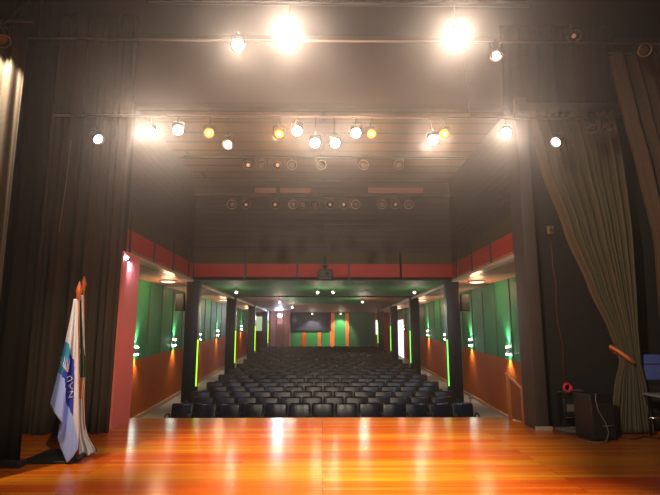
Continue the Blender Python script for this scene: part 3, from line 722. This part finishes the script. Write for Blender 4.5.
# rack and navy case behind the tied curtain
s = thing('equipment_rack', 'black equipment rack behind the tied curtain at right edge', 'rack', (5.62, 8.75, 0))
MB().box((-.35, -.22, .06), (.35, .2, .82), 'black', .01).build('cabinet', s)
m = MB()
for z in (.2, .36, .52, .68): m.box((-.31, -.232, z - .06), (.31, -.22, z + .06), 'grille')
m.build('panels', s)
m = MB()
for x in (-.28, .28):
    for y in (-.16, .14): m.lathe([(.03, 0), (.03, .06)], 'black', 10, Matrix.Translation((x, y, 0)))
m.build('casters', s)
s = thing('case', 'navy blue case standing on the black equipment rack', 'case', (5.56, 8.72, .82))
MB().box((-.22, -.2, 0), (.22, .18, .42), 'navy', .03).build('body', s)
m = MB(); m.tube([(-.07, 0, .42), (-.07, 0, .47), (.07, 0, .47), (.07, 0, .42)], .012, 'black', 6); m.build('handle', s)
m = MB(); m.box((-.225, -.205, .26), (.225, .185, .275), 'black'); m.build('seam', s)
s = thing('side_table', 'small grey topped table at the right edge of stage', 'table', (5.42, 7.95, 0))
MB().box((-.32, -.25, .63), (.32, .25, .66), 'grey_top', .006).build('top', s)
for x in (-.28, .28):
    for y in (-.21, .21): MB().tube([(x, y, 0), (x, y, .63)], .014, 'pipe', 8).build('leg', s)
for y in (-.21, .21): MB().tube([(-.28, y, .28), (.28, y, .28)], .011, 'chrome', 6).build('stretcher', s)
tag(MB().tube([(4.55, 8.0, .015), (4.75, 7.9, .02), (5.0, 8.1, .02), (5.2, 7.8, .02), (5.45, 7.7, .015), (5.9, 7.75, .015)], .012, 'cable_black', 6).build('cable'), 'thick black cable lying along the floor below the curtain', 'cable')
# stair handrail at the right end of the stage front
s = thing('stair_rail', 'wooden stair railing at the right front corner of stage', 'railing', (3.52, 9.75, 0))
MB().box((-.03, -.03, 0), (.03, .03, .80), 'wood_rail', .006).build('post', s)
m = MB(); m.tube([(-.04, .03, .83), (.0, .0, .82), (.06, -.16, .70), (.12, -.34, .60)], .028, 'wood_rail', 8); m.build('handrail', s)
m = MB(); m.quad([(.03, 0, .02), (.12, -.32, .02), (.12, -.32, .56), (.03, 0, .74)], 'wood_panel'); m.build('panel', s, .02)
MB().box((.10, -.36, 0), (.15, -.31, .60), 'wood_rail', .006).build('end_post', s)
q = at(460, 385, 15.9)
s = thing('aisle_lamp', 'small floor lamp beside the right aisle wall', 'lamp', (4.55, 15.9, zf(15.9)))
m = MB(); m.lathe([(.05, 0), (.05, .03), (.015, .04), (.015, .2)], 'black', 12); m.build('stem', s); MB().lathe([(.05, .2), (.06, .26), (.03, .3)], 'sconce', 12).build('shade', s)

# ------------------------------------------------------------------ flags
def inside(x, y, poly):
    c = False; n = len(poly)
    for i in range(n):
        (x1, y1), (x2, y2) = poly[i], poly[i - 1]
        if (y1 > y) != (y2 > y) and x < (x2 - x1) * (y - y1) / (y2 - y1) + x1: c = not c
    return c
def cloth(cols, Y, regions, base, name, parent, nu=48, nv=90):
    "cols: (top point, bottom point, depth offset) in photo measure; cloth hangs between them"
    def C_(s):
        f = s * (len(cols) - 1); i = min(int(f), len(cols) - 2); k = f - i
        return [tuple(a + (b - a) * k for a, b in zip(cols[i][q], cols[i + 1][q])) for q in (0, 1)] + [cols[i][2] + (cols[i + 1][2] - cols[i][2]) * k]
    def uvp(s, t):
        a, b, d = C_(s)
        e = t ** 1.25 * .6 + t * .4
        return a[0] + (b[0] - a[0]) * e, a[1] + (b[1] - a[1]) * t, d * min(1, .15 + 1.3 * t)
    def P(s, t, off=0):
        u, v, d = uvp(s, t)
        d += .022 * math.sin(s * 17 + 1.5 * t) * min(1, t * 3)
        return at(u, v, Y + d + off)
    rows = [[P(j / nu, i / nv) for j in range(nu + 1)] for i in range(nv + 1)]
    def mf(i, j):
        u, v, d = uvp((j + .5) / nu, (i + .5) / nv)
        for mt, poly, cond in regions:
            if cond((j + .5) / nu) and inside(u, v, poly): return mt
        return base
    inv = parent.matrix_world.inverted()
    off = Vector(parent.location)
    rows = [[q - off for q in r] for r in rows]
    return MB().sheet(rows, base, mf).build(name, parent, .004), P, uvp
Yf = 6.6
# flag with blue emblem
p0 = at(78, 449, Yf); pt = at(75, 296, Yf); base1 = Vector((at(75, 455, Yf).x, Yf + .09, .05))
f1 = thing('flag', 'white flag with teal and blue emblem, hanging from the nearer pole', 'flag', base1)
bpy.context.view_layer.update()
topz = pt.z
po = MB().tube([(0, 0, -.02), (pt.x - base1.x, 0, topz - base1.z)], .016, 'pole', 10).build('pole', f1)
zt = topz - base1.z
fin = MB().lathe([(.018, 0), (.03, .02), (.022, .05), (.04, .09), (.034, .14), (.012, .2), (.003, .24)], 'finial', 12, Matrix.Translation((pt.x - base1.x, 0, zt - .03))).build('finial', po)
always = lambda s: True
cols = [((73.5, 300), (50, 403), -.02), ((74, 299), (54, 412), -.07), ((74.5, 299), (62, 423), -.06), ((75, 299), (57.5, 437), .01), ((75.5, 299), (61, 449), .02), ((76, 299), (67, 463), -.02), ((76.5, 299), (73, 457), -.05), ((77, 300), (78, 449), -.02), ((77.5, 301), (79.5, 430), .03)]
teal = [(64, 341), (69, 343), (70.5, 352), (70, 358), (65, 378), (57, 371), (60, 356)]
blue = [(70, 353), (74, 360), (74.5, 385), (73, 416), (66, 402), (65, 380), (62, 376), (66, 364)]
pale = [(40, 360), (66, 366), (66, 395), (73, 415), (78, 440), (80, 470), (40, 470)]
fl, P1, uv1 = cloth(cols, Yf, [('cloth_blue', blue, always), ('cloth_teal', teal, always), ('cloth_pale', pale, always)], 'cloth_white', 'cloth', f1)
# white sunburst strokes and lettering on the emblem, lying on the cloth
def find(u, v):
    best = None
    for i in range(0, 61):
        for j in range(0, 61):
            s, t = i / 60, j / 60; a, b, d = uv1(s, t); q = (a - u) ** 2 + (b - v) ** 2
            dd = P1(s, t).y
            if q < 1.2 and (best is None or dd < best[0]): best = (dd, s, t)
            elif best is None or (best[0] > 90 and q < best[0] - 100): best = (100 + q, s, t) if best is None or best[0] > 90 else best
    return P1(best[1], best[2]).y
def on_cloth(u, v): y = find(u, v); return at(u, v, y - .012) - base1
m = MB()
for (u0, v0, u1, v1) in ((67, 372, 60, 361), (67, 372, 61, 357), (67, 372, 64, 356), (67.5, 372, 67, 357), (68, 372, 69.5, 358)):
    m.tube([on_cloth(u0, v0), on_cloth((u0 + u1) / 2, (v0 + v1) / 2), on_cloth(u1, v1)], [.004, .0035, .001], 'cloth_white', 5)
tag(m.build('sunburst', fl), 'white rays on the teal patch')
m = MB()
def stroke(*pts): m.tube([on_cloth(*q) for q in pts], .0045, 'cloth_white', 5)
# letters run down the blue band: U A N
stroke((67.2, 377.5), (70.6, 376), (72.2, 378.5), (70.8, 380.5), (67.4, 381.5))
stroke((72.6, 382.5), (67.8, 386), (72.6, 389)); stroke((70.2, 384.2), (70.4, 388))
stroke((72.6, 391), (68.2, 392.2)); stroke((72.6, 391), (68.4, 398)); stroke((72.6, 396.8), (68.4, 398))
tag(m.build('lettering', fl), 'white letters down the blue band')
# second flag, white with green and yellow, end resting on floor
base2 = Vector((at(82.5, 452, 7.12).x, 7.15, .05))
f2 = thing('flag', 'white flag with green and yellow fields, its end lying on floor', 'flag', base2)
bpy.context.view_layer.update()
t2 = at(82.3, 288, 7.12)
po = MB().tube([(0, 0, -.02), (t2.x - base2.x, 0, t2.z - base2.z)], .016, 'pole', 10).build('pole', f2)
MB().lathe([(.018, 0), (.03, .02), (.022, .05), (.04, .09), (.032, .13), (.012, .18), (.003, .21)], 'finial', 12, Matrix.Translation((t2.x - base2.x, 0, t2.z - base2.z - .04))).build('finial', po)
cols = [((78, 298), (73, 455), .02), ((79, 297), (76, 456), -.04), ((80, 296), (79, 457), -.05), ((81, 295), (84, 457), .01), ((81.5, 295), (88, 456), -.05), ((82, 295), (92, 454.5), -.05), ((83, 296), (95, 453.5), .02)]
cl2 = []
def cloth2():
    nu, nv = 48, 90; rows = []
    def R(t):   # right and left edges with height: narrow down to v=430, then flare on the floor
        pts = [(295, 77.5, 83), (340, 78, 84.5), (372, 78, 85.5), (400, 76.5, 83.5), (425, 75.5, 85), (437, 74.5, 88), (448, 74, 94), (456.5, 74, 96)]
        v = 295 + (456.5 - 295) * t
        for a, b in zip(pts, pts[1:]):
            if a[0] <= v <= b[0]: k = (v - a[0]) / (b[0] - a[0]); return v, a[1] + (b[1] - a[1]) * k, a[2] + (b[2] - a[2]) * k
        return pts[-1]
    info = []
    for i in range(nv + 1):
        t = i / nv; v, ul, ur = R(t); r = []; q = []
        for j in range(nu + 1):
            s = j / nu; u = ul + (ur - ul) * s
            d = .03 * math.sin(s * 15 + 1.2 * t) * (1 + t) - .10 * max(0, (t - .85) / .15) ** 1.5 * (.4 + s)
            vv = v - (1.5 * math.sin(s * 9) if t > .97 else 0) - 2.5 * max(0, (t - .9) / .1) * (s if s > .5 else 0)
            pnt = at(u, vv, 7.10 + d); pnt.z = max(pnt.z, .008 + .01 * s); r.append(pnt - base2); q.append((u, v))
        rows.append(r); info.append(q)
    green = [(77, 300), (81.2, 300), (83, 345), (87, 366), (86, 376), (80, 378), (79, 352), (77, 340)]
    yellow = [(77.5, 346), (80.5, 349), (79.6, 356), (78.5, 378), (83, 376), (82, 398), (77, 398)]
    def mf(i, j):
        u, v = info[i][j]
        if inside(u, v, yellow): return 'cloth_yellow'
        if inside(u, v, green): return 'cloth_green'
        return 'cloth_white'
    return MB().sheet(rows, 'cloth_white', mf).build('cloth', f2, .004)
cloth2()
s = thing('flag_stand', 'low dark wooden stand holding the two flagpoles', 'stand', ((base1.x + base2.x) / 2 - .25, 7.12, 0))
MB().box((-.36, -.52, 0), (.30, .2, .03), 'black', .008).build('base', s)
for bb in (base1, base2): MB().lathe([(.05, .03), (.045, .06)], 'black', 14, Matrix.Translation((bb.x - s.location.x, bb.y - 7.12, 0))).build('socket', s)
tag(MB().box((-3.95, 6.40, 0), (-3.63, 6.55, .07), 'black', .015).build('stage_weight'), 'black bar weight at the foot of the black curtain', 'weight')

# ------------------------------------------------------------------ light
w = bpy.data.worlds.new('World'); S.world = w; w.use_nodes = True
nt = w.node_tree; bg = nt.nodes['Background']; bg.inputs[0].default_value = (0, 0, 0, 1); bg.inputs[1].default_value = 0
vs = nt.nodes.new('ShaderNodeVolumeScatter'); vs.inputs['Density'].default_value = 0.0021; vs.inputs['Anisotropy'].default_value = 0.9
vs.inputs['Color'].default_value = (1, .87, .82, 1)
nt.links.new(vs.outputs[0], nt.nodes['World Output'].inputs['Volume'])
# wash from the bar over the stage, straight down on the boards
for x, y, z, tx, ty, wt, cone in ((-1.6, 6.2, 5.2, -.5, 7.8, 1800, 60), (1.6, 6.2, 5.2, .9, 7.8, 2200, 62), (0, 5.4, 5.2, .5, 4.3, 3600, 62)):
    spot((x, y, z), (tx, ty, 0), wt, cone, WARM, .08, 1)

# lamps of the rear stage bar, behind the camera
for x, tx, ty, tz, wt, cone in ((-2.0, 1.7, 13.5, 3.0, 1500, 44), (2.0, -1.5, 13.5, 3.0, 1300, 44), (0.5, -3.3, 7.1, 1.2, 1700, 22), (-2.4, 4.9, 8.3, 2.3, 2300, 36), (2.4, -3.6, 8.4, 3.0, 700, 26)):
    spot((x, -.8, 5.6), (tx, ty, tz), wt, cone, WARM, .09, 1)

v = S.view_settings
S.display_settings.display_device = 'sRGB'
v.view_transform = 'Standard'; v.look = 'None'; v.gamma = 1; v.exposure = 0; v.use_curve_mapping = False
S.cycles.use_denoising = True
S.cycles.max_bounces = 8
S.cycles.volume_bounces = 0
S.cycles.sample_clamp_indirect = 8
